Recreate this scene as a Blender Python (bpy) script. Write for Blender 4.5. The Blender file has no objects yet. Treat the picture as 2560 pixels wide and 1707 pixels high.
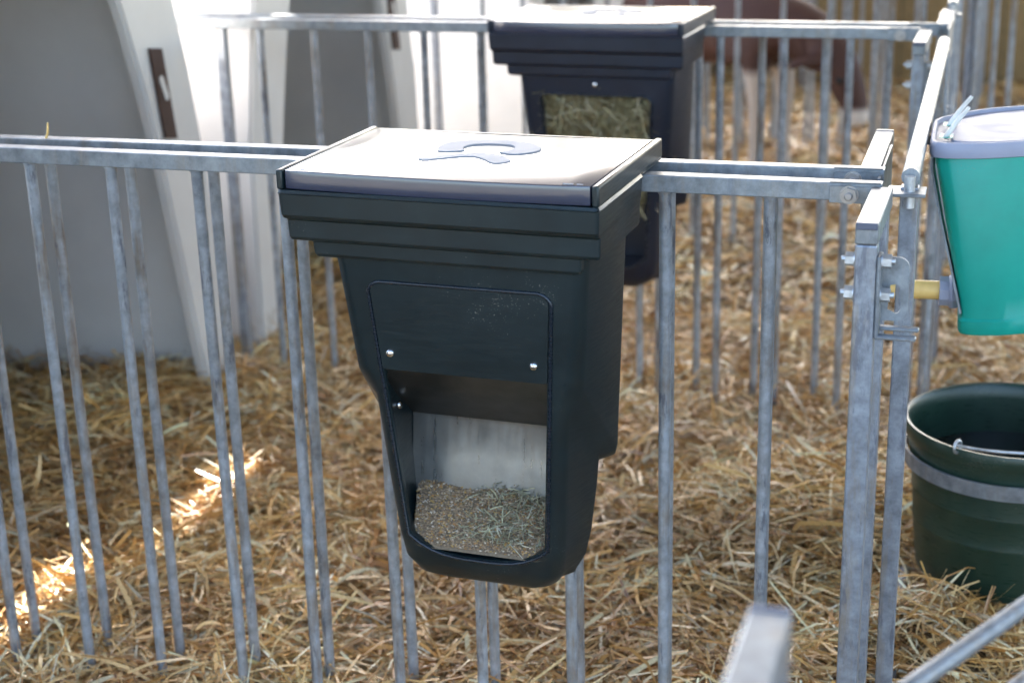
import bpy, bmesh, math, random
import numpy as np
from mathutils import Vector, Matrix, noise as mnoise

random.seed(7)
rng = np.random.default_rng(11)
sc = bpy.context.scene
COL = sc.collection
PI = math.pi
ZR = 1.0            # height of the top of the pen rails

# ------------------------------------------------------------------ camera
cam = bpy.data.cameras.new('camera')
cam_o = bpy.data.objects.new('camera', cam)
COL.objects.link(cam_o)
sc.camera = cam_o
cam.sensor_width = 36.0
cam.lens = 56.25
cam.clip_start = 0.05
cam.clip_end = 3000
_th, _ro, _ya = 0.3216, -0.0271, -0.3151
_f = Vector((math.sin(_ya) * math.cos(_th), math.cos(_ya) * math.cos(_th), -math.sin(_th)))
_r = Vector((math.cos(_ya), -math.sin(_ya), 0))
_u = _r.cross(_f)
_r2 = math.cos(_ro) * _r + math.sin(_ro) * _u
_u2 = -math.sin(_ro) * _r + math.cos(_ro) * _u
_m = Matrix((_r2, _u2, -_f)).transposed().to_4x4()
_m.translation = Vector((1.5194, -2.1682, ZR + 0.496))
cam_o.matrix_world = _m
cam.dof.use_dof = True
cam.dof.focus_distance = 2.22
cam.dof.aperture_fstop = 4.0

# ------------------------------------------------------------------ light
SUN_DIR = Vector((-0.222, 1.27, 1.0)).normalized()
elev = math.asin(SUN_DIR.z)
azim = math.atan2(SUN_DIR.x, SUN_DIR.y)
world = bpy.data.worlds.new('World')
sc.world = world
world.use_nodes = True
wn = world.node_tree.nodes
sky = wn.new('ShaderNodeTexSky')
sky.sky_type = 'NISHITA'
sky.sun_disc = False
sky.sun_elevation = elev
sky.sun_rotation = azim
sky.dust_density = 2.5
world.node_tree.links.new(sky.outputs[0], wn['Background'].inputs[0])
wn['Background'].inputs[1].default_value = 0.10
sun = bpy.data.lights.new('sun', 'SUN')
sun.energy = 3.2
sun.angle = math.radians(0.5)
sun.color = (1.0, 0.95, 0.87)
sun_o = bpy.data.objects.new('sun', sun)
COL.objects.link(sun_o)
sun_o.rotation_euler = SUN_DIR.to_track_quat('Z', 'Y').to_euler()
sc.view_settings.view_transform = 'Standard'
sc.view_settings.look = 'None'
sc.view_settings.exposure = 3.22
sc.cycles.max_bounces = 7
sc.cycles.diffuse_bounces = 3
sc.cycles.use_adaptive_sampling = True
sc.cycles.adaptive_threshold = 0.02
sc.cycles.glossy_bounces = 3
sc.cycles.caustics_reflective = False
sc.cycles.caustics_refractive = False
sc.view_settings.gamma = 1.0

# ------------------------------------------------------------------ materials
def new_mat(name):
    m = bpy.data.materials.new(name)
    m.use_nodes = True
    return m, m.node_tree.nodes, m.node_tree.links, m.node_tree.nodes['Principled BSDF']


def ramp(nd, stops):
    r = nd.new('ShaderNodeValToRGB')
    e = r.color_ramp.elements
    while len(e) < len(stops):
        e.new(0.5)
    for k, (p, c) in enumerate(stops):
        e[k].position = p
        e[k].color = (*c, 1)
    return r


def coords(nd, lk, scale=(1, 1, 1), shift=True):
    tc = nd.new('ShaderNodeTexCoord')
    mp = nd.new('ShaderNodeMapping')
    mp.inputs['Scale'].default_value = scale
    lk.new(tc.outputs['Object'], mp.inputs['Vector'])
    if shift:
        oi = nd.new('ShaderNodeObjectInfo')
        ml = nd.new('ShaderNodeMath')
        ml.operation = 'MULTIPLY'
        ml.inputs[1].default_value = 37.0
        lk.new(oi.outputs['Random'], ml.inputs[0])
        cb = nd.new('ShaderNodeCombineXYZ')
        for k in range(3):
            lk.new(ml.outputs[0], cb.inputs[k])
        lk.new(cb.outputs[0], mp.inputs['Location'])
    return mp.outputs[0]


def noise(nd, lk, vec, scale, detail=4, rough=0.55):
    n = nd.new('ShaderNodeTexNoise')
    n.inputs['Scale'].default_value = scale
    n.inputs['Detail'].default_value = detail
    n.inputs['Roughness'].default_value = rough
    lk.new(vec, n.inputs['Vector'])
    return n.outputs['Fac']


def mixc(nd, lk, fac, a, b, kind='MIX'):
    m = nd.new('ShaderNodeMix')
    m.data_type = 'RGBA'
    m.blend_type = kind
    for s, v in ((m.inputs[0], fac), (m.inputs[6], a), (m.inputs[7], b)):
        if hasattr(v, 'links'):
            lk.new(v, s)
        elif isinstance(v, tuple):
            s.default_value = (*v, 1)
        else:
            s.default_value = v
    return m.outputs[2]


def bump(nd, lk, bs, h, strength, dist=0.001):
    b = nd.new('ShaderNodeBump')
    b.inputs['Strength'].default_value = strength
    b.inputs['Distance'].default_value = dist
    lk.new(h, b.inputs['Height'])
    lk.new(b.outputs[0], bs.inputs['Normal'])


def galv(name, dirt=0.5, base=(0.27, 0.295, 0.32), metal=0.55):
    m, nd, lk, bs = new_mat(name)
    v = coords(nd, lk)
    n1 = noise(nd, lk, v, 38, 6, 0.68)
    n2 = noise(nd, lk, v, 9, 3)
    r1 = ramp(nd, [(0.32, tuple(c * 0.62 for c in base)), (0.68, tuple(c * 1.22 for c in base))])
    lk.new(n1, r1.inputs[0])
    c = r1.outputs[0]
    vs = coords(nd, lk, (14, 14, 2.0))
    n3 = noise(nd, lk, vs, 2.2, 6, 0.7)
    r3 = ramp(nd, [(0.50, (0, 0, 0)), (0.66, (1, 1, 1))])
    lk.new(n3, r3.inputs[0])
    ml = nd.new('ShaderNodeMath'); ml.operation = 'MULTIPLY'; ml.inputs[1].default_value = dirt
    lk.new(r3.outputs[0], ml.inputs[0])
    c = mixc(nd, lk, ml.outputs[0], c, (0.30, 0.24, 0.17))
    vf = coords(nd, lk, (9, 9, 2.0))
    n4 = noise(nd, lk, vf, 4.0, 8, 0.75)
    r4 = ramp(nd, [(0.56, (0, 0, 0)), (0.62, (1, 1, 1))])
    lk.new(n4, r4.inputs[0])
    ml2 = nd.new('ShaderNodeMath'); ml2.operation = 'MULTIPLY'; ml2.inputs[1].default_value = dirt * 0.9
    lk.new(r4.outputs[0], ml2.inputs[0])
    c = mixc(nd, lk, ml2.outputs[0], c, (0.13, 0.14, 0.18))
    lk.new(c, bs.inputs['Base Color'])
    rr = ramp(nd, [(0.3, (0.34,) * 3), (0.7, (0.52,) * 3)])
    lk.new(n2, rr.inputs[0])
    lk.new(rr.outputs[0], bs.inputs['Roughness'])
    bs.inputs['Metallic'].default_value = metal
    bump(nd, lk, bs, n1, 0.12, 0.0006)
    return m


def plastic(name, col, rough=0.42, var=0.25, scuff=0.35, bumpy=0.15, dust=0.0):
    m, nd, lk, bs = new_mat(name)
    v = coords(nd, lk, (1, 1, 1), False)
    n1 = noise(nd, lk, v, 14, 5, 0.6)
    r1 = ramp(nd, [(0.3, tuple(c * (1 - var) for c in col)), (0.7, tuple(c * (1 + var) for c in col))])
    lk.new(n1, r1.inputs[0])
    vs = coords(nd, lk, (3, 3, 40), False)
    n2 = noise(nd, lk, vs, 9, 6, 0.7)
    r2 = ramp(nd, [(0.55, (0, 0, 0)), (0.8, (1, 1, 1))])
    lk.new(n2, r2.inputs[0])
    ml = nd.new('ShaderNodeMath'); ml.operation = 'MULTIPLY'; ml.inputs[1].default_value = scuff
    lk.new(r2.outputs[0], ml.inputs[0])
    c = mixc(nd, lk, ml.outputs[0], r1.outputs[0], tuple(min(1, x * 2.2 + 0.006) for x in col))
    if dust:
        nd1 = noise(nd, lk, v, 420, 1)
        nd2 = noise(nd, lk, v, 7, 4, .6)
        sm = nd.new('ShaderNodeMath'); sm.operation = 'MULTIPLY'
        lk.new(nd1, sm.inputs[0]); lk.new(nd2, sm.inputs[1])
        rd = ramp(nd, [(0.42, (0, 0, 0)), (0.46, (dust,) * 3)])
        lk.new(sm.outputs[0], rd.inputs[0])
        c = mixc(nd, lk, rd.outputs[0], c, (0.20, 0.18, 0.15))
        rf = ramp(nd, [(0.45, (0, 0, 0)), (0.75, (dust * .06,) * 3)])
        lk.new(nd2, rf.inputs[0])
        c = mixc(nd, lk, rf.outputs[0], c, (0.16, 0.15, 0.13))
    lk.new(c, bs.inputs['Base Color'])
    rr = ramp(nd, [(0.3, (rough - 0.06,) * 3), (0.75, (rough + 0.12,) * 3)])
    lk.new(n2, rr.inputs[0])
    lk.new(rr.outputs[0], bs.inputs['Roughness'])
    n3 = noise(nd, lk, v, 260, 2)
    bump(nd, lk, bs, n3, bumpy, 0.0004)
    return m


def lid_mat():
    m, nd, lk, bs = new_mat('grey_lid_plastic')
    v = coords(nd, lk, (1, 1, 1), False)
    n1 = noise(nd, lk, v, 9, 4)
    r1 = ramp(nd, [(0.3, (0.030, 0.034, 0.060)), (0.7, (0.036, 0.040, 0.070))])
    lk.new(n1, r1.inputs[0]); lk.new(r1.outputs[0], bs.inputs['Base Color'])
    bs.inputs['Roughness'].default_value = 0.24
    bs.inputs['Specular IOR Level'].default_value = 0.6
    bs.inputs['Coat Weight'].default_value = 1.0
    bs.inputs['Coat Roughness'].default_value = 0.12
    return m


def steel_mat():
    m, nd, lk, bs = new_mat('smudged_stainless')
    v = coords(nd, lk, (1, 1, 1), False)
    n1 = noise(nd, lk, v, 12, 5, .6)
    r1 = ramp(nd, [(0.35, (0.25, 0.26, 0.26)), (0.65, (0.38, 0.38, 0.37))])
    lk.new(n1, r1.inputs[0]); lk.new(r1.outputs[0], bs.inputs['Base Color'])
    vs = coords(nd, lk, (30, 1, 4), False)
    n2 = noise(nd, lk, vs, 3, 5, .65)
    r2 = ramp(nd, [(0.35, (0.26,) * 3), (0.7, (0.46,) * 3)])
    lk.new(n2, r2.inputs[0]); lk.new(r2.outputs[0], bs.inputs['Roughness'])
    bs.inputs['Metallic'].default_value = 0.85
    return m


def flat(name, col, rough=0.5, metal=0.0):
    m, nd, lk, bs = new_mat(name)
    v = coords(nd, lk)
    n1 = noise(nd, lk, v, 30, 4)
    r1 = ramp(nd, [(0.3, tuple(c * 0.82 for c in col)), (0.7, tuple(min(1, c * 1.12) for c in col))])
    lk.new(n1, r1.inputs[0])
    lk.new(r1.outputs[0], bs.inputs['Base Color'])
    bs.inputs['Roughness'].default_value = rough
    bs.inputs['Metallic'].default_value = metal
    return m


def hutch_mat():
    m, nd, lk, bs = new_mat('white_hutch_shell')
    v = coords(nd, lk, (1, 1, 1), False)
    n1 = noise(nd, lk, v, 3.0, 5)
    r1 = ramp(nd, [(0.3, (0.60, 0.575, 0.55)), (0.7, (0.71, 0.685, 0.655))])
    lk.new(n1, r1.inputs[0])
    n2 = noise(nd, lk, v, 22, 6, 0.7)
    r2 = ramp(nd, [(0.66, (0, 0, 0)), (0.78, (0.5,) * 3)])
    lk.new(n2, r2.inputs[0])
    c = mixc(nd, lk, r2.outputs[0], r1.outputs[0], (0.42, 0.36, 0.28))
    # splashed dirt along the foot of the shell
    sp = nd.new('ShaderNodeSeparateXYZ'); lk.new(v, sp.inputs[0])
    n3 = noise(nd, lk, v, 11, 6, .7)
    ad = nd.new('ShaderNodeMath'); ad.operation = 'MULTIPLY_ADD'; ad.inputs[1].default_value = .9; ad.inputs[2].default_value = -.36
    lk.new(n3, ad.inputs[0])
    df = nd.new('ShaderNodeMath'); df.operation = 'SUBTRACT'; lk.new(ad.outputs[0], df.inputs[0]); lk.new(sp.outputs['Z'], df.inputs[1])
    r5 = ramp(nd, [(0.0, (0, 0, 0)), (0.10, (.55,) * 3)]); lk.new(df.outputs[0], r5.inputs[0])
    c = mixc(nd, lk, r5.outputs[0], c, (0.30, 0.23, 0.15))
    lk.new(c, bs.inputs['Base Color'])
    bs.inputs['Roughness'].default_value = 0.45
    bump(nd, lk, bs, n1, .25, .02)
    return m


def attr_mat(name, rough=0.6, attr='tint', spec=0.4):
    m, nd, lk, bs = new_mat(name)
    a = nd.new('ShaderNodeAttribute')
    a.attribute_name = attr
    v = coords(nd, lk, (1, 1, 1), False)
    n1 = noise(nd, lk, v, 300, 2)
    r1 = ramp(nd, [(0.3, (0.75,) * 3), (0.7, (1.15,) * 3)])
    lk.new(n1, r1.inputs[0])
    c = mixc(nd, lk, 1.0, a.outputs['Color'], r1.outputs[0], 'MULTIPLY')
    lk.new(c, bs.inputs['Base Color'])
    bs.inputs['Roughness'].default_value = rough
    bs.inputs['Specular IOR Level'].default_value = spec
    return m


M = dict(
    galv=galv('galvanised_steel', 0.35),
    galvbar=galv('galvanised_bar', 0.8, (0.46, 0.51, 0.57)),
    galvpost=galv('galvanised_post', 0.7, (0.32, 0.35, 0.40)),
    bright=galv('bright_zinc', 0.12, (0.6, 0.62, 0.64), 0.8),
    green=plastic('dark_green_plastic', (0.0045, 0.0135, 0.0165), 0.36, dust=0.7),
    navy=plastic('navy_black_plastic', (0.006, 0.011, 0.024), 0.38, dust=0.4),
    lid=lid_mat(),
    emblem=plastic('dull_grey_emblem', (0.34, 0.35, 0.38), 0.62, 0.05, 0.05, 0.02),
    bead=plastic('blue_black_bead', (0.008, 0.014, 0.022), 0.25, 0.1, 0.1, 0.02),
    chrome=flat('chrome_screw', (0.8, 0.8, 0.8), 0.15, 1.0),
    steel=steel_mat(),
    darksteel=flat('dark_steel', (0.17, 0.16, 0.145), 0.3, 0.9),  # darker steel tone for the upper flap
    cap=flat('grey_end_cap', (0.10, 0.11, 0.15), 0.3),
    rust=flat('rusty_iron', (0.055, 0.027, 0.02), 0.7, 0.3),
    rustnut=flat('rust_spotted_nut', (0.42, 0.39, 0.37), 0.4, 0.8),
    hutch=hutch_mat(),
    teal=plastic('teal_plastic', (0.0, 0.32, 0.24), 0.4, 0.08, 0.06, 0.05, 0.25),
    paleblue=plastic('pale_grey_plastic', (0.31, 0.32, 0.40), 0.5, 0.06, 0.05, 0.05),
    white=flat('white_strap', (0.74, 0.72, 0.66), 0.6),
    teat=flat('amber_rubber', (0.95, 0.60, 0.20), 0.35),
    deepgreen=plastic('deep_green_bucket', (0.012, 0.034, 0.022), 0.3, 0.15, 0.1, 0.05, 0.6),
    straw=attr_mat('straw', 0.36, 'tint', 0.65),
    hay=attr_mat('hay', 0.7, 'tint', 0.2),
    feed=attr_mat('feed_grain', 0.7, 'tint', 0.2),
    bale=flat('bale_straw', (0.30, 0.20, 0.09), 0.85),
    water=flat('dark_water', (0.008, 0.012, 0.012), 0.05),
    shadesheet=flat('shade_roof_sheet', (0.43, 0.44, 0.46), 0.8),  # sheet of the unseen roof added for shade
)


# ------------------------------------------------------------------ mesh helpers
def mesh_from_bm(bm, name, mat, sharp=35):
    me = bpy.data.meshes.new(name)
    bm.normal_update()
    bm.to_mesh(me)
    bm.free()
    me.materials.append(mat)
    me.polygons.foreach_set('use_smooth', [True] * len(me.polygons))
    me.set_sharp_from_angle(angle=math.radians(sharp))
    return me


def link(name, me, parent=None, loc=None, rot=None, label=None, cat=None, group=None, kind=None):
    o = bpy.data.objects.new(name, me)
    COL.objects.link(o)
    if parent:
        o.parent = parent
    if loc is not None:
        o.location = loc
    if rot is not None:
        o.rotation_euler = rot
    for k, v in (('label', label), ('category', cat), ('group', group), ('kind', kind)):
        if v:
            o[k] = v
    return o


def thing(name, label, cat, loc=(0, 0, 0), rz=0.0, group=None):
    return link(name, None, None, loc, (0, 0, rz), label, cat, group)


def bm_box(bm, x0, x1, y0, y1, z0, z1, bev=0.0, seg=2):
    ret = bmesh.ops.create_cube(bm, size=1.0)
    vs = ret['verts']
    for v in vs:
        v.co = Vector((x0 + (v.co.x + .5) * (x1 - x0), y0 + (v.co.y + .5) * (y1 - y0), z0 + (v.co.z + .5) * (z1 - z0)))
    if bev > 0:
        es = list({e for v in vs for e in v.link_edges})
        bmesh.ops.bevel(bm, geom=es, offset=bev, segments=seg, affect='EDGES', profile=0.5)
    return bm


def box_mesh(name, mat, x0, x1, y0, y1, z0, z1, bev=0.0):
    bm = bmesh.new()
    bm_box(bm, x0, x1, y0, y1, z0, z1, bev)
    return mesh_from_bm(bm, name, mat, 12)


def bm_tube(bm, pts, r, seg=12, cap=True):
    pts = [Vector(p) for p in pts]
    rr = r if isinstance(r, (list, tuple)) else [r] * len(pts)
    rings = []
    prev = None
    for i, p in enumerate(pts):
        if i == 0:
            t = pts[1] - p
        elif i == len(pts) - 1:
            t = p - pts[i - 1]
        else:
            t = (pts[i + 1] - p).normalized() + (p - pts[i - 1]).normalized()
        t.normalize()
        if prev is None:
            a = Vector((0, 0, 1)) if abs(t.z) < 0.9 else Vector((1, 0, 0))
            n = t.cross(a).normalized()
        else:
            n = (prev - t * prev.dot(t)).normalized()
        prev = n
        b = t.cross(n)
        rings.append([bm.verts.new(p + rr[i] * (math.cos(2 * PI * k / seg) * n + math.sin(2 * PI * k / seg) * b)) for k in range(seg)])
    for a, b in zip(rings[:-1], rings[1:]):
        for k in range(seg):
            bm.faces.new((a[k], a[(k + 1) % seg], b[(k + 1) % seg], b[k]))
    if cap:
        bm.faces.new(rings[0][::-1])
        bm.faces.new(rings[-1])
    return bm


def tube_mesh(name, mat, pts, r, seg=12):
    bm = bmesh.new()
    bm_tube(bm, pts, r, seg)
    bmesh.ops.recalc_face_normals(bm, faces=bm.faces)
    return mesh_from_bm(bm, name, mat)


def bm_loft(bm, rings, close=True, cap0=True, cap1=True):
    R = [[bm.verts.new(p) for p in r] for r in rings]
    n = len(R[0])
    for a, b in zip(R[:-1], R[1:]):
        for k in range(n if close else n - 1):
            bm.faces.new((a[k], a[(k + 1) % n], b[(k + 1) % n], b[k]))
    if cap0:
        bm.faces.new(R[0][::-1])
    if cap1:
        bm.faces.new(R[-1])
    bmesh.ops.recalc_face_normals(bm, faces=bm.faces)
    return bm


def bm_prism(bm, pts, axis, a, b):
    """2-D outline extruded along an axis (0: pts are y,z; 1: x,z; 2: x,y)."""
    def mk(p, t):
        return {0: (t, p[0], p[1]), 1: (p[0], t, p[1]), 2: (p[0], p[1], t)}[axis]
    A = [bm.verts.new(mk(p, a)) for p in pts]
    B = [bm.verts.new(mk(p, b)) for p in pts]
    n = len(pts)
    fs = [bm.faces.new(A), bm.faces.new(B[::-1])]
    for k in range(n):
        fs.append(bm.faces.new((A[k], B[k], B[(k + 1) % n], A[(k + 1) % n])))
    bmesh.ops.recalc_face_normals(bm, faces=fs)
    return bm


def bm_lathe(bm, prof, seg=32, c=(0, 0, 0), closed=False):
    R = []
    for r, z in prof:
        if r < 1e-6:
            R.append([bm.verts.new((c[0], c[1], c[2] + z))])
        else:
            R.append([bm.verts.new((c[0] + r * math.cos(2 * PI * k / seg), c[1] + r * math.sin(2 * PI * k / seg), c[2] + z)) for k in range(seg)])
    pairs = list(zip(R[:-1], R[1:]))
    if closed:
        pairs.append((R[-1], R[0]))
    for a, b in pairs:
        for k in range(seg):
            j = (k + 1) % seg
            if len(a) == 1 and len(b) == 1:
                continue
            if len(a) == 1:
                bm.faces.new((a[0], b[k], b[j]))
            elif len(b) == 1:
                bm.faces.new((a[k], a[j], b[0]))
            else:
                bm.faces.new((a[k], a[j], b[j], b[k]))
    bmesh.ops.recalc_face_normals(bm, faces=bm.faces)
    return bm


def rrect(hx, y0, y1, r, n=6, cx=0.0, hx_back=None):
    """Rounded rectangle in plan; front edge y0 with half width hx, back edge y1."""
    hb = hx if hx_back is None else hx_back
    pts = []
    for (sx, yy, a0) in ((1, y0, -90), (1, y1, 0), (-1, y1, 90), (-1, y0, 180)):
        h = hx if yy == y0 else hb
        ox = cx + sx * (h - r)
        oy = yy + r if yy == y0 else yy - r
        for k in range(n + 1):
            a = math.radians(a0 + 90 * k / n)
            pts.append((ox + r * math.cos(a), oy + r * math.sin(a)))
    return pts


def hexbolt_mesh(name, mat, r=0.0115, h=0.009, shank=0.0055):
    bm = bmesh.new()
    hexp = [(r * math.cos(PI / 3 * k), r * math.sin(PI / 3 * k)) for k in range(6)]
    bm_prism(bm, hexp, 2, 0.0015, h)
    bm_lathe(bm, [(r * 1.12, 0), (r * 1.12, 0.0015), (0, 0.0016)], 18)
    bm_lathe(bm, [(shank, h), (shank, h + 0.004), (shank * .8, h + 0.005), (0, h + 0.005)], 12)
    return mesh_from_bm(bm, name, mat, 30)


def copy_tree(o, parent=None):
    c = o.copy()
    COL.objects.link(c)
    if parent:
        c.parent = parent
    for ch in list(o.children):
        copy_tree(ch, c)
    return c


# ------------------------------------------------------------------ terrain
def fbm(x, y, s, o=3):
    v = 0; a = 1; t = 0
    for k in range(o):
        v += a * mnoise.noise(Vector((x / s * 2 ** k + 3.1, y / s * 2 ** k - 1.7, 0.37)))
        t += a; a *= .5
    return v / t


def bed_z(x, y):
    """Height of the straw bed."""
    z = 0.045 + 0.035 * fbm(x, y, 0.75) + 0.030 * fbm(x + 9, y, 0.22)
    # straw pushed up along the far pen and heaped against the drinking bucket
    z += 0.075 * math.exp(-(((x - 1.22) / 0.30) ** 2 + ((y - 0.95) / 0.30) ** 2))
    z += 0.10 * math.exp(-(((x - 1.44) / 0.15) ** 2 + ((y - 0.44) / 0.13) ** 2))
    z += 0.05 * math.exp(-(((x + 0.62) / 0.15) ** 2 + ((y - 1.15) / 0.25) ** 2))
    return max(z, 0.004)


GX = np.linspace(-2.2, 3.2, 109)
GY = np.linspace(-1.8, 13.0, 297)
HG = np.array([[bed_z(x, y) for x in GX] for y in GY])


def bed_lookup(x, y):
    fx = np.clip((x - GX[0]) / (GX[1] - GX[0]), 0, len(GX) - 1.001)
    fy = np.clip((y - GY[0]) / (GY[1] - GY[0]), 0, len(GY) - 1.001)
    ix = fx.astype(int); iy = fy.astype(int); tx = fx - ix; ty = fy - iy
    return (HG[iy, ix] * (1 - tx) * (1 - ty) + HG[iy, ix + 1] * tx * (1 - ty) + HG[iy + 1, ix] * (1 - tx) * ty + HG[iy + 1, ix + 1] * tx * ty)


def build_ground():
    m, nd, lk, bs = new_mat('farmyard_ground')
    v = coords(nd, lk, (1, 1, 1), False)
    n1 = noise(nd, lk, v, 0.8, 6)
    r1 = ramp(nd, [(0.3, (0.16, 0.15, 0.12)), (0.7, (0.24, 0.22, 0.18))])
    lk.new(n1, r1.inputs[0]); lk.new(r1.outputs[0], bs.inputs['Base Color'])
    bs.inputs['Roughness'].default_value = 0.9
    bm = bmesh.new()
    vs = [bm.verts.new(p) for p in ((-900, -900, 0), (900, -900, 0), (900, 900, 0), (-900, 900, 0))]
    bm.faces.new(vs)
    link('ground', mesh_from_bm(bm, 'ground', m), kind='structure')
    # bedding
    m, nd, lk, bs = new_mat('packed_bedding')
    v = coords(nd, lk, (1, 1, 1), False)
    n1 = noise(nd, lk, v, 60, 6, 0.7)
    r1 = ramp(nd, [(0.3, (0.07, 0.038, 0.014)), (0.5, (0.17, 0.10, 0.04)), (0.7, (0.32, 0.21, 0.09))])
    lk.new(n1, r1.inputs[0]); lk.new(r1.outputs[0], bs.inputs['Base Color'])
    bs.inputs['Roughness'].default_value = 0.85
    bump(nd, lk, bs, n1, 0.8, 0.01)
    nx, ny = len(GX), len(GY)
    X, Y = np.meshgrid(GX, GY)
    co = np.stack([X, Y, HG], -1).reshape(-1, 3)
    idx = np.arange(nx * ny).reshape(ny, nx)
    q = np.stack([idx[:-1, :-1], idx[:-1, 1:], idx[1:, 1:], idx[1:, :-1]], -1).reshape(-1, 4)
    me = bpy.data.meshes.new('straw_bedding')
    me.from_pydata(co.tolist(), [], q.tolist())
    me.materials.append(m)
    me.polygons.foreach_set('use_smooth', [True] * len(me.polygons))
    link('straw_bedding', me, label='packed straw bedding under the loose straw', cat='straw bedding', kind='stuff')


STRAW_PAL = np.array([(0.50, 0.30, 0.10), (0.58, 0.39, 0.16), (0.66, 0.50, 0.26), (0.74, 0.64, 0.44),
                      (0.38, 0.20, 0.06), (0.27, 0.15, 0.06), (0.55, 0.42, 0.22), (0.46, 0.37, 0.26), (0.78, 0.72, 0.60)])
STRAW_PAL = np.clip(STRAW_PAL * np.array([1.28, 1.14, .98]), 0, .88)
STRAW_W = np.array([0.17, 0.20, 0.19, 0.11, 0.12, 0.06, 0.07, 0.03, 0.05])


def strands(name, px, py, pz, length, width, pal, wts, tilt=0.25, mat=None, bend=0.14, axis=None, flow=None, tone=None, **kw):
    """Thousands of bent flat strips as one mesh."""
    n = len(px)
    az = rng.uniform(0, 2 * PI, n)
    if flow is not None:                    # stalks lie in locally combed wads
        keep = rng.uniform(0, 1, n) < .6
        az = np.where(keep, flow + rng.normal(0, .55, n), az)
    el = rng.normal(0, tilt, n)
    if axis is None:
        d = np.stack([np.cos(az) * np.cos(el), np.sin(az) * np.cos(el), np.sin(el)], -1)
    else:
        d = rng.normal(0, 1, (n, 3)) * np.array(axis)
        d /= np.linalg.norm(d, axis=1)[:, None]
    up = np.array([0, 0, 1.0]) + rng.normal(0, 0.6, (n, 3))
    s = np.cross(d, up); s /= np.linalg.norm(s, axis=1)[:, None]
    nn = np.cross(s, d)
    c = np.stack([px, py, pz], -1)
    L = (length / 2)[:, None]; W = (width / 2)[:, None]
    b = (rng.normal(0, bend, n) * length)[:, None]
    sb = (rng.normal(0, bend * 1.2, n) * length)[:, None]
    kink = (np.where(rng.uniform(0, 1, n) < .28, rng.normal(0, .55, n), 0) * length)[:, None]
    tw = rng.normal(0, .5, n)[:, None]
    st = []
    for t in (-1, -.5, 0, .5, 1):
        p = c + d * L * t + nn * b * (1 - t * t) * .5 + s * sb * (1 - t * t) * .5 + s * kink * max(0, t) * .5
        a_ = tw * t
        sd = s * np.cos(a_) + nn * np.sin(a_)
        k_ = W * (1.0 if abs(t) < .9 else .75)
        st += [p - sd * k_, p + sd * k_]
    co = np.stack(st, 1).reshape(-1, 3)
    base = (np.arange(n) * 10)[:, None, None]
    q = (base + np.array([[0, 1, 3, 2], [2, 3, 5, 4], [4, 5, 7, 6], [6, 7, 9, 8]])[None]).reshape(-1)
    me = bpy.data.meshes.new(name)
    me.vertices.add(n * 10)
    me.vertices.foreach_set('co', co.astype(np.float32).ravel())
    me.loops.add(len(q))
    me.loops.foreach_set('vertex_index', q.astype(np.int32))
    me.polygons.add(n * 4)
    me.polygons.foreach_set('loop_start', np.arange(0, n * 16, 4, dtype=np.int32))
    me.polygons.foreach_set('loop_total', np.full(n * 4, 4, dtype=np.int32))
    me.update(calc_edges=True)
    k = rng.choice(len(pal), n, p=wts / wts.sum())
    col = pal[k] * rng.uniform(0.75, 1.15, (n, 1))
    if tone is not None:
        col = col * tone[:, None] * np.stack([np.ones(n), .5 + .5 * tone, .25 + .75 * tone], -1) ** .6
    rgba = np.ones((n, 10, 4), np.float32)
    rgba[:, :, :3] = np.clip(col, 0, 1)[:, None, :]
    at = me.attributes.new('tint', 'FLOAT_COLOR', 'POINT')
    at.data.foreach_set('color', rgba.ravel())
    me.materials.append(mat)
    me.validate()
    return link(name, me, **kw)


def grid_noise(x, y, s, ox=0.0):
    gx = np.linspace(-2.2, 3.2, 110); gy = np.linspace(-1.8, 13, 300)
    G = np.array([[mnoise.noise(Vector((a / s + ox, c / s, 1.3 + ox))) for a in gx] for c in gy])
    ix = np.clip(((x - gx[0]) / (gx[1] - gx[0])).astype(int), 0, 109); iy = np.clip(((y - gy[0]) / (gy[1] - gy[0])).astype(int), 0, 299)
    return G[iy, ix]


def build_straw():
    def field(n, x0, x1, y0, y1):
        x = rng.uniform(x0, x1, n); y = rng.uniform(y0, y1, n)
        return x, y
    # near bed
    n = 125000
    x, y = field(n, -0.75, 1.95, -0.75, 2.3)
    L = np.clip(rng.lognormal(math.log(0.078), 0.60, n), 0.012, 0.26)
    W = np.clip(rng.lognormal(math.log(0.0035), 0.48, n), 0.0014, 0.010)
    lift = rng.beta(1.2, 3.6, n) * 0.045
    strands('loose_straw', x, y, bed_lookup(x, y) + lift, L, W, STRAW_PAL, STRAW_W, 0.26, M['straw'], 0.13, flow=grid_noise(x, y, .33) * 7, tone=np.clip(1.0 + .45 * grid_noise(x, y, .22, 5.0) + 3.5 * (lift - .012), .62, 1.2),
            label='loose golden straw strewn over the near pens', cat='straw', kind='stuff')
    # far and inside the hutches
    n1, n2 = 52000, 14000
    x1, y1 = field(n1, -0.75, 2.6, 2.3, 11.5)
    x2, y2 = field(n2, -1.9, -0.7, -0.2, 3.2)
    x = np.r_[x1, x2]; y = np.r_[y1, y2]; n = n1 + n2
    L = np.clip(rng.lognormal(math.log(0.085), 0.45, n), 0.03, 0.22)
    W = np.clip(rng.lognormal(math.log(0.0062), 0.35, n), 0.003, 0.012)
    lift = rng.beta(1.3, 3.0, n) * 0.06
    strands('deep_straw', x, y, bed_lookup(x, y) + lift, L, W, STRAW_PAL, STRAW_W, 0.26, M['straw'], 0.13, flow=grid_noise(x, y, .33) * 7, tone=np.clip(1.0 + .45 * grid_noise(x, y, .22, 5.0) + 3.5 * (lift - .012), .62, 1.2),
            label='straw covering the far pens and hutch floors', cat='straw', kind='stuff')


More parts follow.
